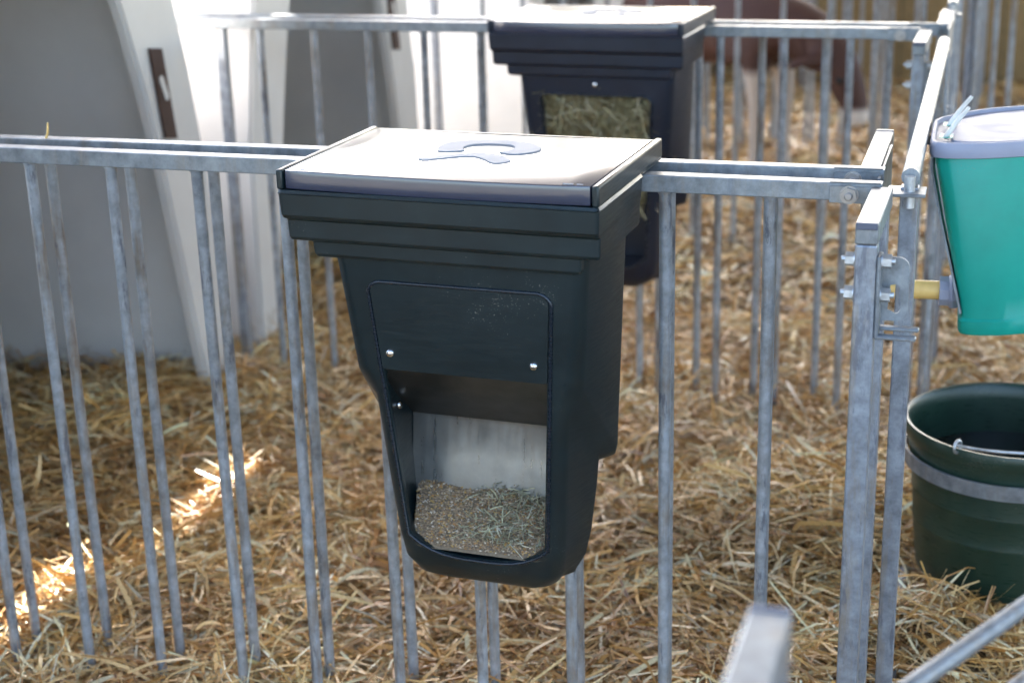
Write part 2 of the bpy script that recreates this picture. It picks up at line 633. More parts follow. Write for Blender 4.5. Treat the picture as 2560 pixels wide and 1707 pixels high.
# ------------------------------------------------------------------ unseen roof added to shade the pens
def build_shade_roof():
    # unseen sheet added for shade, rising to the back; stepped edge passes a sun streak
    def zr(y):
        return 2.8 + .20 * y
    yj = 5.97
    pts = [(-1.02, -4.0), (0.30, -4.0), (0.30, -0.9), (8.0, -0.9), (8.0, 14.0), (-1.60, 14.0), (-1.60, yj), (-0.95, yj), (-0.95, 5.2), (-1.02, 5.2)]  # left extension darkens the hutch side, steps shape the sun streak
    bm = bmesh.new()
    bm_prism(bm, pts, 2, 0.0, 0.06)
    for v in bm.verts:
        v.co.z += zr(v.co.y)
    r = link('unseen_shade_roof', mesh_from_bm(bm, 'unseen_shade_roof', M['shadesheet']), kind='structure')
    for (x, y) in ((7.9, -.8), (7.9, 13.9), (3.2, 13.9), (3.6, -.8)):  # posts added under the unseen shading sheet
        link('unseen_shade_post', box_mesh('unseen_shade_post', M['galv'], x - .04, x + .04, y - .04, y + .04, 0, zr(y) - .002), r)


# ------------------------------------------------------------------ hutches
H_OUT = [(0.0, .648), (.30, .642), (.66, .630), (.70, .618), (.90, .580), (1.07, .535), (1.20, .480), (1.32, .400), (1.42, .290), (1.49, .160), (1.51, .05)]
H_IN = [(0.0, .548), (.35, .480), (.66, .416), (.70, .408), (.90, .352), (1.06, .298), (1.18, .246), (1.27, .190), (1.32, .120), (1.34, .07), (1.345, .03)]


def arch(prof, k=1.0, dz=0.0):
    right = [(w * k, z + dz) for z, w in prof]
    left = [(-w * k, z + dz) for z, w in reversed(prof)]
    return right + left


def hutch(y_c, label):
    root = thing('calf_hutch', label, 'calf hutch', (-0.48, y_c, 0), 0, 'row of white calf hutches')
    out, inn = arch(H_OUT), arch(H_IN)
    # front flange
    bm = bmesh.new()
    n = len(out)
    A = [bm.verts.new((0, p[0], p[1])) for p in out]
    B = [bm.verts.new((0, p[0], p[1])) for p in inn]
    A2 = [bm.verts.new((-.035, p[0], p[1])) for p in out]
    B2 = [bm.verts.new((-.035, p[0], p[1])) for p in inn]
    for k in range(n - 1):
        bm.faces.new((A[k], A[k + 1], B[k + 1], B[k]))
        bm.faces.new((A2[k], B2[k], B2[k + 1], A2[k + 1]))
        bm.faces.new((A[k], A2[k], A2[k + 1], A[k + 1]))
        bm.faces.new((B[k], B[k + 1], B2[k + 1], B2[k]))
    for k in (0, n - 1):
        bm.faces.new((A[k], B[k], B2[k], A2[k]))
    bmesh.ops.recalc_face_normals(bm, faces=bm.faces)
    bmesh.ops.bevel(bm, geom=[e for e in bm.edges if e.calc_face_angle(0) > 1.0], offset=.008, segments=2, affect='EDGES')
    link('front_flange', mesh_from_bm(bm, 'front_flange', M['hutch'], 40), root)
    # shell, open to the front, double skinned
    bm = bmesh.new()
    def ring(x, k, inset):
        return [(x, p[0] * k - math.copysign(inset, p[0]) * min(1, abs(p[0]) * 8), max(0.0, p[1] * (1 - (1 - k) * .6) - (inset if p[1] > .6 else 0))) for p in out]
    xs = [(-.034, .985), (-.30, .98), (-.34, .965), (-.75, .955), (-.79, .94), (-1.2, .93), (-1.26, .91), (-1.6, .88)]
    O = [ring(x, k, 0) for x, k in xs]
    I = [ring(x, k, .02) for x, k in xs]
    I[-1] = [(p[0] + .02, p[1], p[2]) for p in I[-1]]
    rings = O + I[::-1]
    bm_loft(bm, rings[:len(O)], close=False, cap0=False, cap1=True)
    bm_loft(bm, [r for r in I], close=False, cap0=False, cap1=True)
    link('shell', mesh_from_bm(bm, 'shell', M['hutch'], 40), root)
    # slotted iron on the far flange
    bm = bmesh.new()
    pts = [(.388, .975), (.444, .967), (.479, .741), (.423, .752)]
    bm_prism(bm, [(p[0], p[1]) for p in pts], 0, .001, .008)
    pl = link('slotted_plate', mesh_from_bm(bm, 'slotted_plate', M['rust']), root, label='dark rusty slotted iron strip')
    bm = bmesh.new()
    a, b = Vector((.426, .895)), Vector((.444, .851))
    d = (b - a).normalized(); s = Vector((-d.y, d.x)) * .0095
    ol = []
    for k in range(9):
        t = PI * k / 8
        ol.append(a + s * math.cos(t) - d * .0095 * math.sin(t))
    for k in range(9):
        t = PI * k / 8
        ol.append(b - s * math.cos(t) + d * .0095 * math.sin(t))
    bm_prism(bm, [(p.x, p.y) for p in ol], 0, .0085, .0095)
    link('slot', mesh_from_bm(bm, 'slot', M['hutch']), pl)
    return root


# ------------------------------------------------------------------ pen panels
BAR_ME = tube_mesh('bar', M['galvbar'], [(0, 0, 0), (0, 0, -.0025), (0, 0, -.006), (0, 0, -.975)], [.0122, .0112, .0093, .0090], 12)
BOLT_ME = hexbolt_mesh('bolt', M['rustnut'])
BOLT2_ME = hexbolt_mesh('bolt', M['bright'], .0092, .012, .004)
S_ = 0.1493


def panel(label, y0, y1, phase, xr=1.345, xl=-0.60, arm=0, arm_len=.2, arm_x=None, cap_far=False, group='galvanised pen side panels', detail=True, z=0.0, post=True, bar_from=-.42):
    """Side panel of a pen along x; arm = -1/+1 adds the short front corner towards/away from the camera."""
    root = thing('barred_fence', label, 'fence', (xl, y0, 0), math.atan2(y1 - y0, xr - xl), group)
    Lp = math.hypot(xr - xl, y1 - y0)
    top = ZR + z
    link('top_rail', box_mesh('top_rail', M['galv'], 0, Lp, 0, .025, top - .025, top, .0015), root)
    link('bottom_rail', box_mesh('bottom_rail', M['galvbar'], 0, Lp, 0.001, .024, .02, .045, .0022), root)
    if post:
        link('end_post', box_mesh('end_post', M['galvpost'], .112, .137, -.0005, .0245, .0, top - .0255, .0022), root)
    k = math.ceil((bar_from - phase) / S_)
    x = phase + k * S_ - xl
    while x < Lp - .05:
        link('bar', BAR_ME, root, (x + random.uniform(-.002, .002), .0125, top - .0245), (random.gauss(0, .0025), random.gauss(0, .0025), random.uniform(0, 6)))
        x += S_
    if arm:
        ax = (arm_x if arm_x is not None else xr - .012) - xl
        w = .0285
        ya, yb = (-arm_len, .03) if arm < 0 else (-.01, arm_len)
        if arm < 0:
            ya, yb = -arm_len, -.0005
        else:
            ya, yb = .0255, arm_len
        link('corner_arm', box_mesh('corner_arm', M['galv'], ax, ax + w, ya, yb, top - .0305, top - .0025, .0025), root)
        yp = ya if arm < 0 else yb - w
        link('corner_post', box_mesh('corner_post', M['galvpost'], ax + .0005, ax + w - .0005, yp + .0005, yp + w, 0, top - .0306, .0025), root)
        ye = ya if arm < 0 else yb
        link('end_cap', box_mesh('end_cap', M['cap'], ax + .0008, ax + w - .0008, ye - .003, ye + .004, top - .0105, top - .0012, .0012), root)
        # corner upright where the panel meets the front
        yq = -.0295 if arm < 0 else .0265
        link('corner_upright', box_mesh('corner_upright', M['galvpost'], ax + .003, ax + w - .003, yq, yq + .026, 0, top - .031, .002), root)
        # bolted lap plate with its nut
        pb = bmesh.new()
        bm_box(pb, Lp - .070, Lp - .002, -.0022, -.0004, top - .0275, top - .004, .0006, 1)
        bm_box(pb, Lp - .070, Lp - .002, -.0022, .010, top + .0003, top + .002, .0006, 1)
        link('lap_plate', mesh_from_bm(pb, 'lap_plate', M['galv']), root)
        link('bolt', BOLT_ME, root, (Lp - .043, -.0023, top - .0155), (PI / 2, .3, 0))
        if detail and arm < 0:
            # latch bracket on the outer face of the front post
            bx = ax + w
            ym = yp + w / 2
            bm = bmesh.new()
            bm_box(bm, bx - .0002, bx + .005, ym - .016, ym + .016, top - .152, top - .045, .0015, 1)
            bm_box(bm, bx + .003, bx + .052, ym - .016, ym - .003, top - .152, top - .147, .0015, 1)
            bm_box(bm, bx + .003, bx + .054, ym + .004, ym + .016, top - .146, top - .141, .0015, 1)
            link('latch_bracket', mesh_from_bm(bm, 'latch_bracket', M['galv']), root)
            # D shaped eye plate with a slot
            bm = bmesh.new()
            x0, x1, z0, z1 = bx + .005, bx + .038, top - .136, top - .052
            ol, il = [], []
            cxs = [(x1 - .014, z0 + .014, -90, 0), (x1 - .014, z1 - .014, 0, 90)]
            ol = [(x0, z0)]
            for cx_, cz_, a0, a1 in cxs:
                for k2 in range(6):
                    a = math.radians(a0 + (a1 - a0) * k2 / 5)
                    ol.append((cx_ + .014 * math.cos(a), cz_ + .014 * math.sin(a)))
            ol.append((x0, z1))
            sx, sr = (x0 + x1) / 2 - .001, .0085
            za, zb = z0 + .018, z0 + .040
            nn_ = len(ol)
            for k2 in range(nn_):
                # walk the slot at the angle of each outline point
                p = Vector(ol[k2]); cc = Vector((sx, (za + zb) / 2))
                d = (p - cc).normalized()
                zz = za if d.y < 0 else zb
                # intersection of ray with capsule
                t = 0.0
                for _ in range(60):
                    q = cc + d * t
                    qz = min(max(q.y, za), zb)
                    if (q - Vector((sx, qz))).length > sr:
                        break
                    t += .0005
                il.append(tuple(cc + d * t))
            yy0, yy1 = ym + .0165, ym + .021
            F = [bm.verts.new((p[0], yy0, p[1])) for p in ol]; G = [bm.verts.new((p[0], yy0, p[1])) for p in il]
            F2 = [bm.verts.new((p[0], yy1, p[1])) for p in ol]; G2 = [bm.verts.new((p[0], yy1, p[1])) for p in il]
            for k2 in range(nn_):
                j = (k2 + 1) % nn_
                bm.faces.new((F[k2], F[j], G[j], G[k2])); bm.faces.new((F2[k2], G2[k2], G2[j], F2[j]))
                bm.faces.new((F[k2], F2[k2], F2[j], F[j])); bm.faces.new((G[k2], G[j], G2[j], G2[k2]))
            bmesh.ops.recalc_face_normals(bm, faces=bm.faces)
            link('eye_plate', mesh_from_bm(bm, 'eye_plate', M['galv']), root)
            for zz in (top - .052, top - .096):
                link('bolt', BOLT2_ME, root, (bx + .005, ym - .004, zz), (0, PI / 2, 0))
                link('bolt', BOLT2_ME, root, (ax + .0005, ym - .002, zz), (0, -PI / 2, 0))
        if detail and arm > 0:
            bx = ax + w
            link('side_plate', box_mesh('side_plate', M['galv'], bx + .0003, bx + .0045, -.03, yb - .09, top - .09, top - .006, .001), root)
    return root


# ------------------------------------------------------------------ gates
def gate(label, a, b, zs, z_top, group='tubular pen gates', bars=(), r=.0125):
    """Tubular gate from plan point a to b; zs = heights of cross tubes below the top."""
    ang = math.atan2(b[1] - a[1], b[0] - a[0])
    L = math.hypot(b[0] - a[0], b[1] - a[1])
    root = thing('pen_gate', label, 'pen gate', (a[0], a[1], 0), ang, group)
    link('top_tube', tube_mesh('top_tube', M['galv'], [(0, 0, z_top), (L, 0, z_top)], r, 14), root)
    for z in zs:
        link('cross_tube', tube_mesh('cross_tube', M['galvpost'], [(.01, 0, z), (L - .01, 0, z)], r * .85, 12), root)
    for x in (0.008, L - .008):
        link('side_tube', box_mesh('side_tube', M['galvpost'], x - .0125, x + .0125, -.0125, .0125, .07, z_top - .014, .002), root)
    for x in bars:
        link('bar', BAR_ME, root, (x, 0, z_top - .008), (0, 0, x * 40))
    # hinge lug and pin at the near end
    bm = bmesh.new()
    bm_box(bm, -.03, .02, -.022, .03, z_top - .022, z_top - .017, .001, 1)
    link('hinge_lug', mesh_from_bm(bm, 'hinge_lug', M['galv']), root)
    link('hinge_pin', tube_mesh('hinge_pin', M['bright'], [(-.012, 0, z_top - .04), (-.012, 0, z_top + .004)], .0075, 12), root)
    return root


# ------------------------------------------------------------------ feeder
FC = 0.014     # the trough sits slightly off the centre of the rim


def yf(z):
    return -.183 + (-.09 - z) * .10


def boolean(base_me, cutters):
    a = bpy.data.objects.new('tmp_a', base_me); COL.objects.link(a)
    tmp = [a]
    for c in cutters:
        b = bpy.data.objects.new('tmp_b', c); COL.objects.link(b); tmp.append(b)
        md = a.modifiers.new('cut', 'BOOLEAN'); md.operation = 'DIFFERENCE'; md.solver = 'EXACT'; md.object = b
    dg = bpy.context.evaluated_depsgraph_get()
    me = bpy.data.meshes.new_from_object(a.evaluated_get(dg))
    for o in tmp:
        bpy.data.objects.remove(o)
    return me


def opening_outline(ztop, inset=0.0, round_top=.0, bottom=True):
    """Front opening of the trough: slanting sides, belly shaped bottom edge (x, z)."""
    def half(z):
        return .137 - (z + .13) * (-.026 / -.41) * 1.0 if False else .137 - (-.13 - z) * .066
    pts = []
    zb = -.535
    h = half(zb) - inset
    # bottom, right to left, as an arc
    for k in range(13):
        t = -1 + 2 * k / 12
        e = abs(t) ** 3.2
        pts.append((FC - t * h, zb - .032 * (1 - e) + inset))
    # left side up
    ht = half(ztop) - inset
    if round_top:
        rt = round_top
        pts.append((FC - half(ztop - rt) + inset, ztop - rt))
        for k in range(1, 7):
            a = PI - PI / 2 * k / 6
            pts.append((FC - ht + rt + rt * math.cos(a), ztop - rt + rt * math.sin(a)))
        for k in range(0, 6):
            a = PI / 2 - PI / 2 * k / 6
            pts.append((FC + ht - rt + rt * math.cos(a), ztop - rt + rt * math.sin(a)))
        pts.append((FC + half(ztop - rt) - inset, ztop - rt))
    else:
        pts.append((FC - ht, ztop)); pts.append((FC + ht, ztop))
    return pts


def feeder(label, loc, rz, plast, hay=False):
    z0 = -.617
    root = thing('feed_dispenser', label, 'feed dispenser', (loc[0], loc[1], loc[2] + z0), rz, 'feed dispensers hung on the pen rails')
    def part(name, me, parent=root, **kw):
        me.transform(Matrix.Translation((0, 0, -z0)))
        return link(name, me, parent, **kw)
    # --- body: hopper above, narrower trough below
    spec = [  # zf, zb, hx front, hx back, y front, y back, radius
        (-.080, -.080, .188, .197, yf(-.08), -.006, .020),
        (-.255, -.420, .171, .184, yf(-.255), -.006, .022),
        (-.262, -.430, .168, .182, yf(-.262), -.008, .022),
        (-.300, -.436, .147, .160, yf(-.300) + .001, -.022, .022),
        (-.420, -.470, .140, .157, yf(-.42), -.022, .024),
        (-.540, -.532, .133, .150, yf(-.54), -.026, .028),
        (-.580, -.564, .128, .144, yf(-.575) + .002, -.032, .030),
        (-.604, -.588, .115, .130, yf(-.59) + .012, -.044, .032),
        (-.617, -.600, .092, .104, yf(-.60) + .030, -.052, .024)]
    rings = []
    for zf, zb, hf, hb, y0, y1, r in spec:
        pts = rrect(hf, y0, y1, r, 6, FC, hb)
        rings.append([(p[0], p[1], zf + (zb - zf) * (p[1] - y0) / (y1 - y0)) for p in pts])
    bm = bmesh.new(); bm_loft(bm, rings)
    bmesh.ops.triangulate(bm, faces=[f for f in bm.faces if len(f.verts) > 4])
    base = mesh_from_bm(bm, 'body', plast)
    ztop = -.140 if hay else -.262
    c1 = bmesh.new(); bm_prism(c1, opening_outline(ztop, .0045, .018 if hay else 0), 1, -.30, -.115)
    c2 = bmesh.new()
    zt = -.115 if hay else -.275
    fo = [(.128, zt), (.122, -.40), (.114, -.50), (.095, -.556)]
    bo = [(.138, zt), (.137, -.43), (.131, -.50), (.108, -.558)]
    mo = [(.134, zt), (.132, -.43), (.124, -.50), (.102, -.557)]
    def cav(o, yfun):
        h = [(FC + w, yfun(z), z) for w, z in o] + [(FC - w, yfun(z), z) for w, z in reversed(o)]
        return h
    bm_loft(c2, [cav(fo, lambda z: yf(z) + .008), cav(mo, lambda z: -.110), cav(bo, lambda z: -.036)])
    me = boolean(base, [mesh_from_bm(c1, 'c', plast), mesh_from_bm(c2, 'c', plast)])
    me.name = 'body'
    me.polygons.foreach_set('use_smooth', [True] * len(me.polygons))
    me.set_sharp_from_angle(angle=math.radians(40))
    body = part('body', me)
    # --- stepped collar
    tiers = [(.004, .2295, -.2205, .006), (.0005, .2312, -.2222, .006), (-.0005, .2322, -.2232, .006), (-.002, .231, -.222, .006), (-.031, .2295, -.2205, .006), (-.0365, .2285, -.217, .006),
             (-.0395, .228, -.2085, .005), (-.042, .2278, -.2062, .005), (-.066, .227, -.205, .005), (-.0705, .2258, -.2025, .005), (-.073, .222, -.196, .005),
             (-.0738, .200, -.1932, .005), (-.0748, .1975, -.1925, .005), (-.092, .1962, -.1915, .005), (-.0965, .1938, -.189, .006), (-.0995, .185, -.180, .006)]
    rings = [[(p[0], p[1], z) for p in rrect(hx, y0, -.004, r, 5)] for z, hx, y0, r in tiers]
    bm = bmesh.new(); bm_loft(bm, rings)
    # cheeks either side of the lid and the bar that rests on the rails
    bm_box(bm, -.2318, -.2215, -.2212, .102, .0042, .0325, .003)
    bm_box(bm, .2215, .2318, -.2212, .102, .0042, .0325, .003)
    bm_box(bm, -.2214, .2214, .091, .102, .0042, .030, .003)
    bm_box(bm, -.2300, .2300, -.0035, .1015, .0012, .0040)
    part('collar', mesh_from_bm(bm, 'collar', plast, 20))
    # --- lid, sagging slightly
    bm = bmesh.new()
    bm_box(bm, -.219, .219, -.2185, .0885, .0055, .0318, .0018)
    bmesh.ops.bisect_plane
    me = bpy.data.meshes.new('lid')
    for k in range(1, 12):
        x = -.219 + .438 * k / 12
        g = bm.verts[:] + bm.edges[:] + bm.faces[:]
        bmesh.ops.bisect_plane(bm, geom=g, plane_co=(x, 0, 0), plane_no=(1, 0, 0))
    def sag(x):
        return -.0020 * (1 - (x / .219) ** 2)
    for v in bm.verts:
        v.co.z += sag(v.co.x)
    lid = part('lid', mesh_from_bm(bm, 'lid', M['lid'], 30))
    # emblem pressed into the lid
    Cc = [[0.73, -0.054], [0.717, -0.035], [0.715, 0.001], [0.731, 0.026], [0.772, 0.044], [0.815, 0.042], [0.849, 0.023], [0.866, 0.002], [0.869, -0.016], [0.859, -0.035], [0.84, -0.05], [0.81, -0.036], [0.825, -0.024], [0.83, -0.007], [0.819, 0.012], [0.799, 0.018], [0.779, 0.016], [0.758, 0.007], [0.752, -0.013], [0.754, -0.025], [0.764, -0.038]]
    Ch = [[0.718, -0.106], [0.731, -0.114], [0.746, -0.098], [0.783, -0.069], [0.807, -0.083], [0.831, -0.112], [0.844, -0.107], [0.852, -0.091], [0.849, -0.084], [0.836, -0.066], [0.817, -0.053], [0.792, -0.047], [0.782, -0.049], [0.759, -0.062], [0.733, -0.083], [0.717, -0.102]]
    bm = bmesh.new()
    for ol in (Cc, Ch):
        pts = []
        n = len(ol)
        for k in range(n):        # soften the outline once
            p, q = Vector(ol[k]), Vector(ol[(k + 1) % n])
            pts += [tuple(p * .75 + q * .25), tuple(p * .25 + q * .75)]
        bm_prism(bm, [(p[0] - .786, p[1]) for p in pts], 2, .0290, .0334)
    bmesh.ops.triangulate(bm, faces=[f for f in bm.faces if len(f.verts) > 4])
    for v in bm.verts:
        v.co.z += sag(v.co.x)
    part('emblem', mesh_from_bm(bm, 'emblem', M['emblem'], 30), lid)
    bm = bmesh.new()
    for a, b in ((.569, .578), (.587, .600), (.966, .980), (.985, .993)):
        bm_box(bm, a - .786, b - .786, -.2125, -.2095, .0312, .0321)
    part('hinge_mark', mesh_from_bm(bm, 'hinge_mark', M['emblem']), lid)
    # --- bead round the front opening
    ol = opening_outline(-.140 if hay else -.130, 0, .022)
    bm = bmesh.new()
    pts = [(p[0], yf(p[1]) - .0005, p[1]) for p in ol]
    pts.append(pts[0])
    bm_tube(bm, pts, .0028, 8, False)
    bmesh.ops.recalc_face_normals(bm, faces=bm.faces)
    part('bead', mesh_from_bm(bm, 'bead', M['bead'], 60))
    dome = [(.0065, 0), (.0064, .0012), (.0052, .0035), (.003, .0047), (0, .005)]
    def screw(x, y, z, rot):
        b = bmesh.new(); bm_lathe(b, dome, 14)
        b.transform(Matrix.Translation((x, y, z)) @ rot)
        part('screw', mesh_from_bm(b, 'screw', M['chrome'], 40))
    front = Matrix.Rotation(PI / 2, 4, 'X')
    if hay:
        screw(FC, yf(-.115) + .0005, -.115, front)
    else:
        # closed flap above the opening
        fl = [p for p in opening_outline(-.130, .004, .020) if p[1] > -.262]
        zs = -.262
        h = .137 - (-.13 - zs) * .066 - .004
        low = [(FC + h, zs), (FC + h * .97, zs - .002), (FC - h * .97, zs - .002), (FC - h, zs)]
        bm = bmesh.new()
        ol2 = fl + low
        A = [bm.verts.new((p[0], yf(p[1]) - .0022, p[1])) for p in ol2]
        B = [bm.verts.new((p[0], yf(p[1]) + .003, p[1])) for p in ol2]
        bm.faces.new(A); bm.faces.new(B[::-1])
        for k in range(len(A)):
            j = (k + 1) % len(A)
            bm.faces.new((A[k], B[k], B[j], A[j]))
        bmesh.ops.recalc_face_normals(bm, faces=bm.faces)
        bmesh.ops.triangulate(bm, faces=[f for f in bm.faces if len(f.verts) > 4])
        part('front_flap', mesh_from_bm(bm, 'front_flap', plast, 30))
        for x in (.690 - .786, .906 - .786):
            screw(x, yf(-.238) - .0022, -.238, front)
        # bent stainless chute inside the opening
        prof = [(yf(-.262) + .002, -.2625), (-.158, -.268), (-.140, -.292), (-.100, -.330), (-.054, -.367), (-.044, -.377), (-.0425, -.384), (-.050, -.44), (-.056, -.500)]
        hw = .1365
        for nm, pr_, mt_, lb_ in (('inner_flap', prof[:6], M['darksteel'], 'dark steel flap above the chute plate'), ('chute_plate', prof[5:], M['steel'], 'bare stainless plate above the grain')):
            bm = bmesh.new()
            def wx(p):
                return .1245 if p[1] > -.27 else hw - .001
            F = [[bm.verts.new((FC + s * wx(p), p[0], p[1])) for p in pr_] for s in (-1, 1)]
            F2 = [[bm.verts.new((FC + s * wx(p), p[0] + .0012, p[1] + .0012)) for p in pr_] for s in (-1, 1)]
            for k in range(len(pr_) - 1):
                bm.faces.new((F[0][k], F[1][k], F[1][k + 1], F[0][k + 1]))
                bm.faces.new((F2[0][k], F2[0][k + 1], F2[1][k + 1], F2[1][k]))
                for s in (0, 1):
                    bm.faces.new((F[s][k], F[s][k + 1], F2[s][k + 1], F2[s][k]))
            bm.faces.new((F[0][0], F2[0][0], F2[1][0], F[1][0]))
            bm.faces.new((F[0][-1], F[1][-1], F2[1][-1], F2[0][-1]))
            bmesh.ops.recalc_face_normals(bm, faces=bm.faces)
            part(nm, mesh_from_bm(bm, nm, mt_, 40), label=lb_)
        screw(FC - .1325, -.10, -.345, Matrix.Rotation(PI / 2, 4, 'Y'))
    screw(.953 - .786, -.060, -.382, Matrix.Rotation(PI / 2, 4, 'Y'))
    return root


def in_feeder(loc, rz):
    return Matrix.Translation(loc) @ Matrix.Rotation(rz, 4, 'Z')


def build_feed(loc, rz):
    """Grain in the trough of the near feeder: a heap plus grains and chaff."""
    Mx = np.array(in_feeder(loc, rz))
    def hz(x, y):
        t = np.clip((y + .137) / .10, 0, 1)
        return -.557 + .080 * t ** 0.72 - .010 * ((x - FC) / .13) ** 2 * 0 + .004 * np.sin(x * 55) * t
    def hw(z):
        return .127 + (z + .5) * .05
    # heap surface
    nx, ny = 40, 16
    xs = np.linspace(-.116, .116, nx) + FC; ys = np.linspace(-.1365, -.0405, ny)
    X, Y = np.meshgrid(xs, ys)
    fr = 0.93 + 0.12 * np.clip((Y + .137) / .10, 0, 1)
    X = FC + (X - FC) * fr
    Z = hz(X, Y)
    edge = np.clip((np.abs(X - FC) - .085) / .04, 0, 1) * np.clip(1 - (Y + .137) / .05, 0, 1)
    Z = Z + .022 * edge ** 2
    def surf(x, y):
        e = np.clip((np.abs(x - FC) - .085) / .04, 0, 1) * np.clip(1 - (y + .137) / .05, 0, 1)
        return hz(x, y) + .022 * e ** 2
    top = np.stack([X, Y, Z], -1).reshape(-1, 3)
    idx = np.arange(nx * ny).reshape(ny, nx)
    q = np.stack([idx[:-1, :-1], idx[:-1, 1:], idx[1:, 1:], idx[1:, :-1]], -1).reshape(-1, 4)
    V = [top]; F = q.tolist(); C = [np.tile([0.20, 0.15, 0.10], (len(top), 1))]
    off = len(top)
    # grains: squashed octahedra
    n = 9000
    gy = rng.uniform(-.134, -.042, n); gx = FC + rng.uniform(-1, 1, n) * (.105 + .018 * np.clip((gy + .13) / .06, 0, 1))
    gz = surf(gx, gy) + rng.uniform(-.0005, .0016, n)
    sz = rng.uniform(.0008, .0022, n)
    octv = np.array([(1, 0, 0), (-1, 0, 0), (0, 1, 0), (0, -1, 0), (0, 0, 1), (0, 0, -1)], float)
    octf = np.array([(0, 2, 4), (2, 1, 4), (1, 3, 4), (3, 0, 4), (2, 0, 5), (1, 2, 5), (3, 1, 5), (0, 3, 5)])
    rot = rng.normal(0, 1, (n, 6, 3)) * .25
    co = (octv[None] + rot) * (sz[:, None, None] * np.array([1.25, 1.0, .8])) + np.stack([gx, gy, gz], -1)[:, None]
    pal = np.array([(.36, .27, .19), (.46, .37, .28), (.26, .20, .15), (.54, .37, .15), (.16, .13, .11), (.70, .66, .60), (.44, .24, .10)])
    k = rng.choice(7, n, p=[.27, .2, .2, .11, .1, .06, .06])
    V.append(co.reshape(-1, 3)); C.append(np.repeat(pal[k] * np.array([1.02, .92, .78]) * rng.uniform(.8, 1.1, (n, 1)), 6, 0))
    ff = (off + (np.arange(n) * 6)[:, None, None] + octf[None]).reshape(-1, 3).tolist()
    v = np.concatenate(V); v = v @ Mx[:3, :3].T + Mx[:3, 3]
    me = bpy.data.meshes.new('grain_feed')
    me.from_pydata(v.tolist(), [], F + ff)
    rgba = np.ones((len(v), 4), np.float32); rgba[:, :3] = np.concatenate(C)
    at = me.attributes.new('tint', 'FLOAT_COLOR', 'POINT'); at.data.foreach_set('color', rgba.ravel())
    me.materials.append(M['feed'])
    link('grain_feed', me, label='brown grain feed in the trough of the near dispenser', cat='feed', kind='stuff')
    # chaff, mostly on the right half
    n = 720
    x = FC + np.clip(rng.normal(.055, .05, n), -.115, .120); y = rng.uniform(-.133, -.038, n)
    cl = np.clip(2 * (.112 - np.abs(x - FC)), .006, .05)
    x = np.clip(x, FC - .106, FC + .106)
    y = np.maximum(y, -.124)
    z = surf(x, y) + rng.uniform(.001, .005, n)
    p = np.stack([x, y, z], -1) @ Mx[:3, :3].T + Mx[:3, 3]
    pal = np.array([(.40, .37, .23), (.50, .47, .30), (.28, .25, .16), (.18, .15, .10), (.60, .56, .42)])
    strands('chopped_hay', p[:, 0], p[:, 1], p[:, 2], np.minimum(rng.uniform(.008, .045, n), cl), rng.uniform(.0008, .0024, n), pal, np.array([.3, .3, .15, .08, .17]), .45, M['hay'], .12,
            label='chopped hay scattered over the grain feed', cat='hay', kind='stuff')


def build_hay(loc, rz):
    Mx = np.array(in_feeder(loc, rz))
    bm = bmesh.new()
    n = 4000
    z = rng.uniform(-.40, -.118, n)
    x = FC + rng.uniform(-1, 1, n) * np.where(z > -.3, .138, .115)
    y = -.168 + rng.beta(1.2, 3.0, n) * .10 + np.clip(-.2 - z, 0, .3) * .10
    p = np.stack([x, y, z], -1) @ Mx[:3, :3].T + Mx[:3, 3]
    pal = np.array([(.42, .35, .18), (.54, .46, .27), (.28, .22, .11), (.68, .60, .42), (.36, .23, .10)])
    strands('hay_filling', p[:, 0], p[:, 1], p[:, 2], rng.uniform(.04, .11, n), rng.uniform(.0012, .003, n), pal, np.array([.3, .25, .25, .1, .1]), .4, M['hay'], .15, axis=(1.0, .12, 1.3),
            label='greenish hay filling the window of the far dispenser', cat='hay', kind='stuff')


